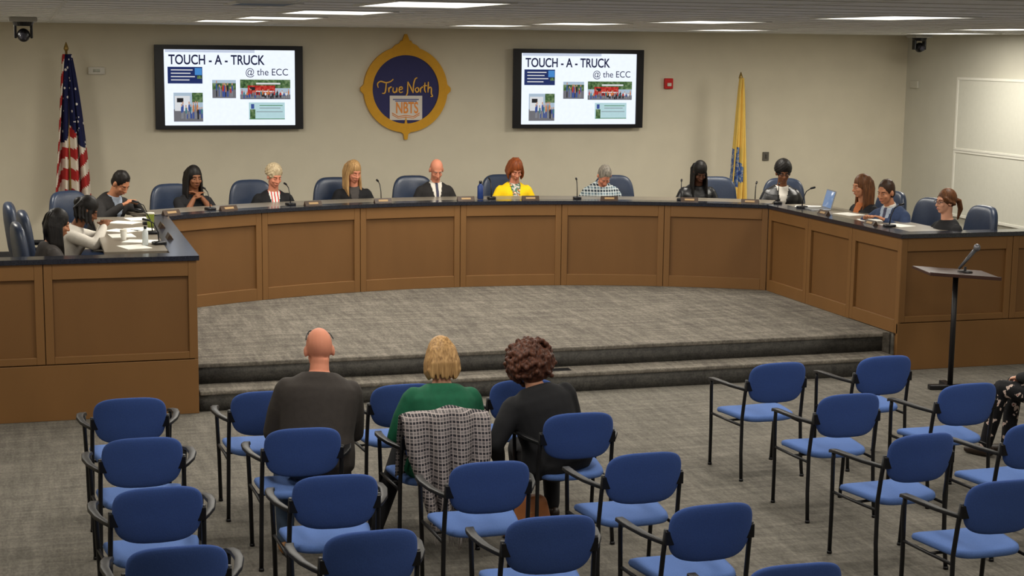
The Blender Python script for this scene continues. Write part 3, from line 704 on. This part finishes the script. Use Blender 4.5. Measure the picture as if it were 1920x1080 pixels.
        cap(.006)
    elif hair=='curly':
        for k in range(300):
            a=k*2.4;b=math.acos(1-1.8*(k+.5)/300); r=rnd.uniform(.92,1.25); q=Vector((.128*r*math.sin(b)*math.cos(a),-.035+.118*r*math.sin(b)*math.sin(a),.006+.128*r*math.cos(b)))
            if q.y>.055 and q.z<.06: continue
            h.ell(HM(q),(.019,.019,.017),Rh,7,5)
        cap(.010); h.ell(HM((0,-.06,-.04)),(.108,.075,.098),Rh,14,10); vox=.0065
    elif hair in('long','longwavy'):
        cap(.005); h.ell(HM((0,-.065,-.04)),(.085,.055,.11),Rh,14,10)
        h.ell(D(0,-.085,-.16),(.095,.035,.13),None,14,10)
        for sx in (-1,1):
            for k in range(6):
                y=.014-.024*k; x=sx*.066
                pts=[HM((x*.55,y*.8,.10)),HM((x,y,.045)),HM((x*1.16,y,-.03)),D(x*1.22,y*.9-.008,-.11),D(x*1.3,y*.9-.004,-.19),D(x*1.2,y*.9+.012,-.27-.010*(k%3))]
                h.tube(pts,[.010,.014,.016,.018,.017,.007],7,True)
        vox=.007
    elif hair in('dreads','braids'):
        cap(.008); h.ell(HM((0,-.06,-.03)),(.08,.05,.09),Rh,12,8)
        for sx in (-1,1):
            for k in range(9):
                x=sx*(.062+.01*math.sin(k*3)); y=.04-.018*k; ln=.28 if hair=='dreads' else .13
                h.tube([HM((x*.7,y*.7,.08)),HM((x*1.15,y,.0)),D(x*1.3,y,-.08),D(x*1.4,y+.01,-ln+.02*(k%3))],[.011,.012,.012,.009],6,True)
        for k in range(9):
            x=-.064+.016*k; h.tube([HM((x,-.09,.06)),HM((x*1.2,-.118,-.03)),D(x*1.3,-.115,-.12),D(x*1.3,-.11,-.28 if hair=='dreads' else -.16)],[.012,.013,.012,.009],6,True)
        if hair=='braids': h.ell(HM((0,-.11,.03)),(.05,.045,.05),Rh,12,8)
        vox=.0065
    elif hair=='bob':
        cap(.008); h.ell(HM((0,-.05,-.03)),(.094,.068,.088),Rh,18,12)
        for sx in(-1,1):
            for k in range(6):
                y=.026-.024*k; h.tube([HM((sx*.03,y*.8,.12)),HM((sx*.066,y,.06)),HM((sx*.086,y,-.02)),HM((sx*.088,y-.005,-.08)),HM((sx*.076,y,-.115-.006*(k%2)))],[.010,.014,.017,.018,.009],7,True)
        for k in range(6):
            x=-.06+.024*k; h.tube([HM((x*.5,-.07,.11)),HM((x,-.108,.04)),HM((x*1.2,-.116,-.04)),HM((x*1.1,-.10,-.125-.008*(k%2)))],[.012,.017,.018,.008],7,True)
        vox=.007
    elif hair=='shortwavy':
        cap(.004,.004)
        for k in range(110):
            a=k*2.4;b=math.acos(1-1.3*(k+.5)/110); q=Vector((.082*math.sin(b)*math.cos(a),-.03+.096*math.sin(b)*math.sin(a),.040+.100*math.cos(b)))
            if q.y>.035 and q.z<.085: continue
            h.ell(HM(q),(.019,.018,.013),Rh,7,5)
        vox=.007
    elif hair=='ponytail':
        cap(.003); h.tube([HM((0,-.1,.02)),HM((0,-.15,.0)),HM((.0,-.17,-.08)),HM((0,-.14,-.18))],[.025,.03,.028,.010],8,True)
        for sx in (-1,1): h.tube([HM((sx*.066,.045,.045)),HM((sx*.08,.0,.0)),HM((sx*.06,-.06,-.02))],[.012,.018,.02],7,True)
    if h.v: 
        hm=remesh(h.xf(SC),'hair',vox*scale,HR[hcol],2 if hair not in('curly','afro','shortwavy') else 1); ob('hair',hm,P)
    if glasses:
        tp_=glasses=='top'
        gz=.004 if not tp_ else .108; gy=.098 if not tp_ else .046
        gs=Sh()
        for sx in(-1,1):
            pts=[HM((sx*.032+.021*math.cos(a),gy,gz+.016*math.sin(a))) for a in np.linspace(0,2*math.pi,15)]
            gs.tube(pts,.0022 if not tp_ else .0032,6); gs.tube([HM((sx*.053,gy,gz+.005)),HM((sx*(.08 if not tp_ else .066),.03 if not tp_ else .0,gz-(-.003 if not tp_ else .012))),HM((sx*(.08 if not tp_ else .077),-.015 if not tp_ else -.05,gz-(0 if not tp_ else .055)))],.0022 if not tp_ else .0032,6)
        gs.tube([HM((-.011,gy,gz)),HM((.011,gy,gz))],.0022,6)
        ob('glasses',mesh(gs.xf(SC),'glasses',m_black),P)
    return P
# council members around the desk
person((.82,16.7,1.64),(1.75,15.7),"person in dark suit leaning over papers at the desk",'tan','short','black','suit','pale_blue',lean=22,hp=38,hands=[(-.08,.42,.36),(.14,.44,.36)],bulk=1.08)
person((1.63,17.4,1.63),(2.5,14.6),"person in black top with hands clasped under chin",'brown','long','black','black',female=True,lean=8,hp=6,hands=[(-.05,.19,.42),(.05,.20,.41)],sleeve=0)
person((2.54,17.7,1.61),(3.0,12.5),"person with short pale hair in dark cardigan over striped top",'pink','shortwavy','lightblonde','black','stripe',female=True,lean=10,hp=20,hy=-15,bulk=1.08)
person((3.49,17.95,1.63),(3.6,12),"person with long blonde hair in black top",'pink','long','blonde','black','darkgrey',female=True,lean=8,hp=20,hy=-18)
person((4.48,18.0,1.64),(4.5,12),"balding person in black suit, white shirt and tie",'pink','bald','grey','suit','white','tiegrey',lean=8,hp=30,hy=0,bulk=1.12)
person((5.45,18.0,1.63),(5.25,12),"person with auburn hair wearing a bright yellow blazer",'pink','bob','auburn','yellow','print',female=True,lean=10,hp=30,bulk=1.06)
person((6.48,17.75,1.565),(5.9,12),"person in plaid shirt bent forward looking down",'pink','short','grey','plaid',lean=24,hp=50,bulk=1.14,collar='plaid')
person((7.58,17.45,1.62),(6.9,12.5),"person with long dark locks in black leather jacket looking down",'dark','dreads','black','leather',female=True,lean=12,hp=34,bulk=1.08)
person((8.40,16.9,1.645),(7.3,13),"person with curly black hair, glasses, leather jacket over white shirt",'brown','afro','black','leather','white',lean=10,hp=14,glasses=True,bulk=1.14)
person((8.60,15.4,1.61),(6,15.0),"person with long brown hair in rust top turned sideways",'tan','long','brown','black','rust',female=True,lean=8,hp=8,hy=8)
person((8.44,14.6,1.62),(6,13.6),"person in blue suit leaning on the desk",'tan','short','dark','navy','pale_blue','tiegrey',lean=18,hp=12,bulk=1.14,hands=[(-.14,.40,.335),(.10,.42,.335)])
person((8.62,13.75,1.60),(6,13.7),"person with glasses and tied brown hair in black top",'fair','ponytail','brown','black',female=True,lean=4,hp=2,hy=0,glasses=True,hands=[(-.1,.3,.24),(.1,.3,.24)])
person((.16,14.0,1.53),(2.6,14.6),"person with long black hair in grey top seated at desk wing",'tan','long','black','darkgrey',female=True,lean=12,hp=18,scale=.96)
person((.43,14.9,1.55),(2.6,14.7),"person with dark braided hair in white sweater writing",'brown','braids','black','white',female=True,lean=20,hp=30,scale=.96,hands=[(-.1,.40,.44),(.12,.42,.44)])
# audience
person((1.62,9.46,1.215),(1.75,12),"bald person in dark jacket seated with glasses pushed up on head",'pink',None,'brown','charcoal',lean=15,side=5,hp=22,floor=0,scale=1.08,sh=.178,bulk=1.26,pants='jeans',
       feet=[(-.17,.02,0),(.12,.12,0)],knees=[(-.14,.42,0),(.14,.42,0)],hands=[(-.12,.34,.12),(.10,.36,.12)],shoes=m_tanshoe,glasses='top',elb_out=.45,neck=.135)
person((2.36,9.36,1.145),(2.5,12),"person with blonde bob in green top seated on chair",'fair','bob','blonde','green',female=True,lean=14,side=2,hp=18,floor=0,scale=1.02,bulk=1.38,sh=.172,pants='black',
       feet=[(-.38,.18,0),(.05,.4,0)],knees=[(-.17,.42,0),(.12,.43,0)],hands=[(-.14,.3,.10),(.10,.34,.08)],elb_out=.6,neck=.145)
person((2.95,9.42,1.07),(2.9,12),"person with curly brown hair in black jacket leaning forward",'fair','curly','curly','black',female=True,lean=20,side=-12,hp=28,floor=0,scale=1.02,bulk=1.30,sh=.172,pants='black',
       feet=[(-.1,.35,0),(.12,.4,0)],hands=[(-.30,.20,-.06),(.06,.36,.06)],elb_out=.5,neck=.14)
person((7.24,9.98,1.20),(6.55,11.17),"person in dark top and floral trousers seated with legs crossed",'fair','long','dark','black',female=True,lean=6,hp=10,floor=0,pants='floral',feet=[(-.14,.52,0),(.02,.42,0)],hands=[(-.1,.3,.08),(.1,.3,.08)])
# ------------------------------------------------------------------ coat over chair
m_coat=plaid_mat('houndstooth_wool',(112,106,106),(38,36,42),(160,150,148),.04)
co=thing('plaid_coat',"black and white checked wool wrap draped over chair back",'coat',(2.30,9.0,0))
v=[];f=[];NU,NV=40,44
path=[(.16,.50),(.14,.62),(.11,.76),(.06,.89),(.0,.915),(-.055,.89),(-.085,.78),(-.10,.66),(-.12,.5),(-.12,.36),(-.11,.22)]
def samp(t):
    q=t*(len(path)-1); i=min(int(q),len(path)-2); a=q-i; return (path[i][0]*(1-a)+path[i+1][0]*a,path[i][1]*(1-a)+path[i+1][1]*a)
for i in range(NV+1):
    t=i/NV; y,z=samp(t); w=.265-.05*max(0,t-.5)*2-.11*max(0,t-.68)*3
    for j in range(NU+1):
        s_=j/NU*2-1; am=.012+.04*max(0,t-.45)*2
        v.append((s_*w+.05*max(0,t-.5)+.012*math.sin(t*14+s_*3)*max(0,t-.4), y-.0+.9*min(.2,abs(s_*w))**2*1 + am*math.sin(s_*11+t*2)*(1 if t>.3 else .4)-.02-.012*math.sin(s_*23+t*5)*max(0,t-.4), z-.05*abs(s_)**3+.012*math.sin(s_*6+1)-.05*max(0,t-.8)*5*math.sin(s_*4+1)*.9))
for i in range(NV):
    for j in range(NU):
        a=i*(NU+1)+j; f.append((a,a+1,a+NU+2,a+NU+1))
s=Sh(); s.add(v,f); o=part('cloth',s,m_coat,co); md=o.modifiers.new('s','SOLIDIFY'); md.thickness=.012
fr=Sh()
for j in range(0,NU+1):
    p=Vector(v[NV*(NU+1)+j]); fr.tube([p,p+Vector((random.uniform(-.01,.01),random.uniform(-.01,.01),-.05)),p+Vector((random.uniform(-.02,.02),0,-.10))],[.003,.0025,.001],5)
part('fringe',fr,mat('fringe_wool',(140,134,132),.9),co,kind='stuff')
# handbag on floor
m_bag=mat('bag_tan',(140,84,44),.5,noise=.1,scale=12)
bg=thing('handbag',"tan leather handbag standing on carpet beside chair",'bag',(2.90,9.25,0),rad(15))
part('body',Sh().sq((0,0,.13),.15,.07,.13,.3,.4,lambda p:Vector((p.x*(1-.15*(p.z/.13)),p.y*(1-.4*(p.z/.13)),p.z))),m_bag,bg)
part('handle',Sh().tube([(-.08,0,.24),(-.07,0,.33),(0,0,.37),(.07,0,.33),(.08,0,.24)],.008,8),m_bag,bg)
part('clasp',Sh().box(-.015,.015,-.062,-.045,.14,.17),m_pole,bg,bevel=.003)
# ------------------------------------------------------------------ lectern stand with microphone
m_ldk=mat('lectern_black',(24,22,24),.4)
le=thing('music_stand_lectern',"black lectern stand with slanted wooden-edged shelf on carpet",'lectern',(7.98,12.5,0),rad(-12))
part('pole',Sh().tube([(0,0,.04),(0,0,1.06)],.025,12),m_ldk,le)
part('base',Sh().box(-.2,.2,-.035,.035,.0,.045),m_ldk,le,bevel=.008); part('base',Sh().box(-.035,.035,-.2,.2,0,.046),m_ldk,le,bevel=.008)
TR=Matrix.Translation((0,0,1.08))@Matrix.Rotation(rad(4),4,'Y')
q=Sh().box(-.33,.33,-.24,.24,-.012,.012); q.xf(TR)
part('shelf',q,mat('lectern_top',(58,38,32),.4),le,bevel=.004)
q=Sh().box(-.33,.33,-.255,-.241,-.012,.02); q.xf(TR)
part('lip',q,mat('lectern_top',(58,38,32),.4),le,bevel=.003)
mc=thing('microphone',"grey handheld microphone in a short clip stand on lectern shelf",'microphone',(8.06,12.48,1.088),rad(-12))
part('stand',Sh().tube([(0,0,0),(0,0,.012),(0,0,.014),(0,0,.05)],[.07,.06,.012,.012],18),m_ldk,mc)
part('handle',Sh().tube([(-.06,0,.03),(.08,0,.20)],[.012,.02],10),mat('mic_grey',(70,70,74),.4),mc)
part('grille',Sh().ell((.1,0,.225),(.032,.032,.036)),mat('mic_grille',(110,110,114),.4,.5,noise=.3,scale=200),mc)
# ------------------------------------------------------------------ things on the desk
m_np=mat('nameplate_wood',(56,40,28),.5); m_npf=mat('nameplate_face',(150,122,84),.6)
def arcp(x,dr=.09):
    a=math.asin((x-CX)/RA); return (CX+(RA+dr)*math.sin(a),CY+(RA+dr)*math.cos(a),-a)
def nameplate(x,y,a):
    t=thing('nameplate',"small wood name holder with pale insert on countertop",'nameplate',(x,y,H),a,group="desk name holders")
    part('holder',Sh().add([(-.10,-.03,0),(.10,-.03,0),(.10,.03,0),(-.10,.03,0),(-.10,.005,.048),(.10,.005,.048)],[(0,1,5,4),(2,3,4,5),(1,2,5),(3,0,4),(3,2,1,0)]),m_np,t,smooth=False)
    q=Sh().box(-.055,.055,-.0025,0,.016,.040); q.xf(Matrix.Translation((0,-.030,0))@Matrix.Rotation(rad(-36),4,'X')); part('insert',q,m_npf,t,smooth=False)
    return t
N0=None
for x in (1.36,1.97,2.91,3.71,4.67,5.41,6.29,7.14,7.74):
    X,Y,a=arcp(x,.11)
    if N0 is None: N0=nameplate(X,Y,a)
    else: copy_thing(N0,(X,Y,H),a)
for x,y,a in ((8.05,14.2,-math.pi/2),(8.05,15.2,-math.pi/2),(1.12,14.4,math.pi/2),(1.12,15.3,math.pi/2)): copy_thing(N0,(x,y,H),a)
def gooseneck(x,y,a,h=.22):
    t=thing('desk_microphone',"thin black gooseneck microphone on desk",'microphone',(x,y,H-.004),a,group="gooseneck desk microphones")
    part('base',Sh().sq((0,0,.014),.05,.06,.014,.3,.5,n=20,m=6),m_black,t)
    part('stalk',Sh().tube([(0,0,.02),(0,.01,h*.5),(0,.045,h*.85),(0,.10,h)],.0055,6),m_black,t)
    part('capsule',Sh().tube([(0,.10,h),(0,.145,h+.01)],[.011,.012],8,True),m_black,t)
    return t
G0=None
for x,dr in ((1.85,.25),(2.72,.25),(3.75,.28),(5.0,.28),(5.95,.25),(7.05,.25),(7.78,.2)):
    X,Y,a=arcp(x,dr)
    if G0 is None: G0=gooseneck(X,Y,a)
    else: copy_thing(G0,(X,Y,H-.004),a)
for x,y,a in ((1.0,14.0,math.pi/2+.4),(1.02,15.6,math.pi/2),(1.0,14.8,math.pi/2),(8.15,15.9,-math.pi/2),(8.15,14.0,-math.pi/2),(8.1,16.4,-.5)): copy_thing(G0,(x,y,H-.004),a)
m_paper=mat('paper_white',(222,220,212),.8)
def paper(x,y,a,k=1.):
    solid('paper_sheet',Sh().box(-.108*k,.108*k,-.14*k,.14*k,0,.004),m_paper,"white paper sheets lying on the desk",'paper',loc=(x,y,H-.004),rz=a,group="loose paper sheets")
for x,y,a in ((.78,13.85,.3),(.86,14.25,1.2),(.72,14.7,.1),(.92,15.2,.5),(.8,15.8,1.),(.95,16.1,.2),(.74,15.1,.9),(8.3,14.1,.3),(8.3,14.6,1.3),(8.35,15.2,.2),(8.3,16.05,1.0)): paper(x,y,a)
def bottle(x,y,col,label,h=.2,r=.033,name='water_bottle'):
    t=thing(name,label,'bottle',(x,y,H-.004))
    part('body',Sh().tube([(0,0,0),(0,0,.01),(0,0,h*.7),(0,0,h*.82),(0,0,h*.86)],[r*.92,r,r,r*.5,r*.42],16),col,t)
    part('cap',Sh().tube([(0,0,h*.86),(0,0,h)],r*.48,12),m_black,t)
X,Y,a=arcp(4.88,.3)
bottle(X,Y,mat('bottle_blue',(26,48,100),.3),"blue water bottle standing on the desk",.21,.036)
bottle(.88,13.95,mat('bottle_clear',(190,196,196),.15),"clear water bottle standing on the desk wing",.17,.026)
def cup(x,y,m,label,h=.12,r=.04):
    t=thing('cup',label,'cup',(x,y,H-.004)); part('body',Sh().tube([(0,0,0),(0,0,h)],[r*.75,r],16),m,t,smooth=False); part('lid',Sh().tube([(0,0,h),(0,0,h+.012)],[r*1.06,r*.95],16),m_wp,t,smooth=False)
cup(1.02,15.35,mat('cup_green',(120,130,50),.5),"green and yellow drink cup with lid on desk",.13,.038); cup(.72,14.4,m_paper,"white paper cup with lid on desk",.08,.03)
lt=thing('laptop',"open silver laptop on the desk",'laptop',(8.25,15.75,H-.004),rad(-100))
m_sil=mat('laptop_silver',(150,152,156),.3,.6)
part('base',Sh().box(-.16,.16,-.11,.11,0,.015),m_sil,lt,bevel=.004)
q=Sh().box(-.16,.16,0,.008,0,.21);q.xf(Matrix.Translation((0,.11,.012))@Matrix.Rotation(rad(-15),4,'X'));part('lid',q,m_sil,lt,bevel=.003)
q=Sh().box(-.145,.145,-.002,0,.012,.198);q.xf(Matrix.Translation((0,.11,.012))@Matrix.Rotation(rad(-15),4,'X'));part('display',q,mat('laptop_display',(150,180,225),.3,emit=.5),lt)
solid('floor_outlet',Sh().box(-.13,.13,-.05,.05,0,.006),m_black,"small black floor outlet plate on the lower tread",'outlet',bevel=.002,loc=(4.45,13.36,.1775))
# ------------------------------------------------------------------ world + camera
w=bpy.data.worlds.new('world'); S.world=w; w.use_nodes=True; w.node_tree.nodes['Background'].inputs[0].default_value=(.5,.45,.4,1); w.node_tree.nodes['Background'].inputs[1].default_value=.3
f,h,p,r,t=2968.689,3.055,rad(8.605),rad(.653),rad(16.757)
F0=Vector((math.sin(t),math.cos(t),0));R0=Vector((math.cos(t),-math.sin(t),0));Z=Vector((0,0,1))
F=math.cos(p)*F0-math.sin(p)*Z;U=math.sin(p)*F0+math.cos(p)*Z
Rr=R0*math.cos(r)+U*math.sin(r); Ur=-R0*math.sin(r)+U*math.cos(r)
cd=bpy.data.cameras.new('camera'); co_=bpy.data.objects.new('camera',cd); COL.objects.link(co_)
cd.sensor_width=36; cd.lens=f/1920*36; cd.clip_start=.05
co_.matrix_world=Matrix(((Rr.x,Ur.x,-F.x,0),(Rr.y,Ur.y,-F.y,0),(Rr.z,Ur.z,-F.z,h),(0,0,0,1)))
S.camera=co_
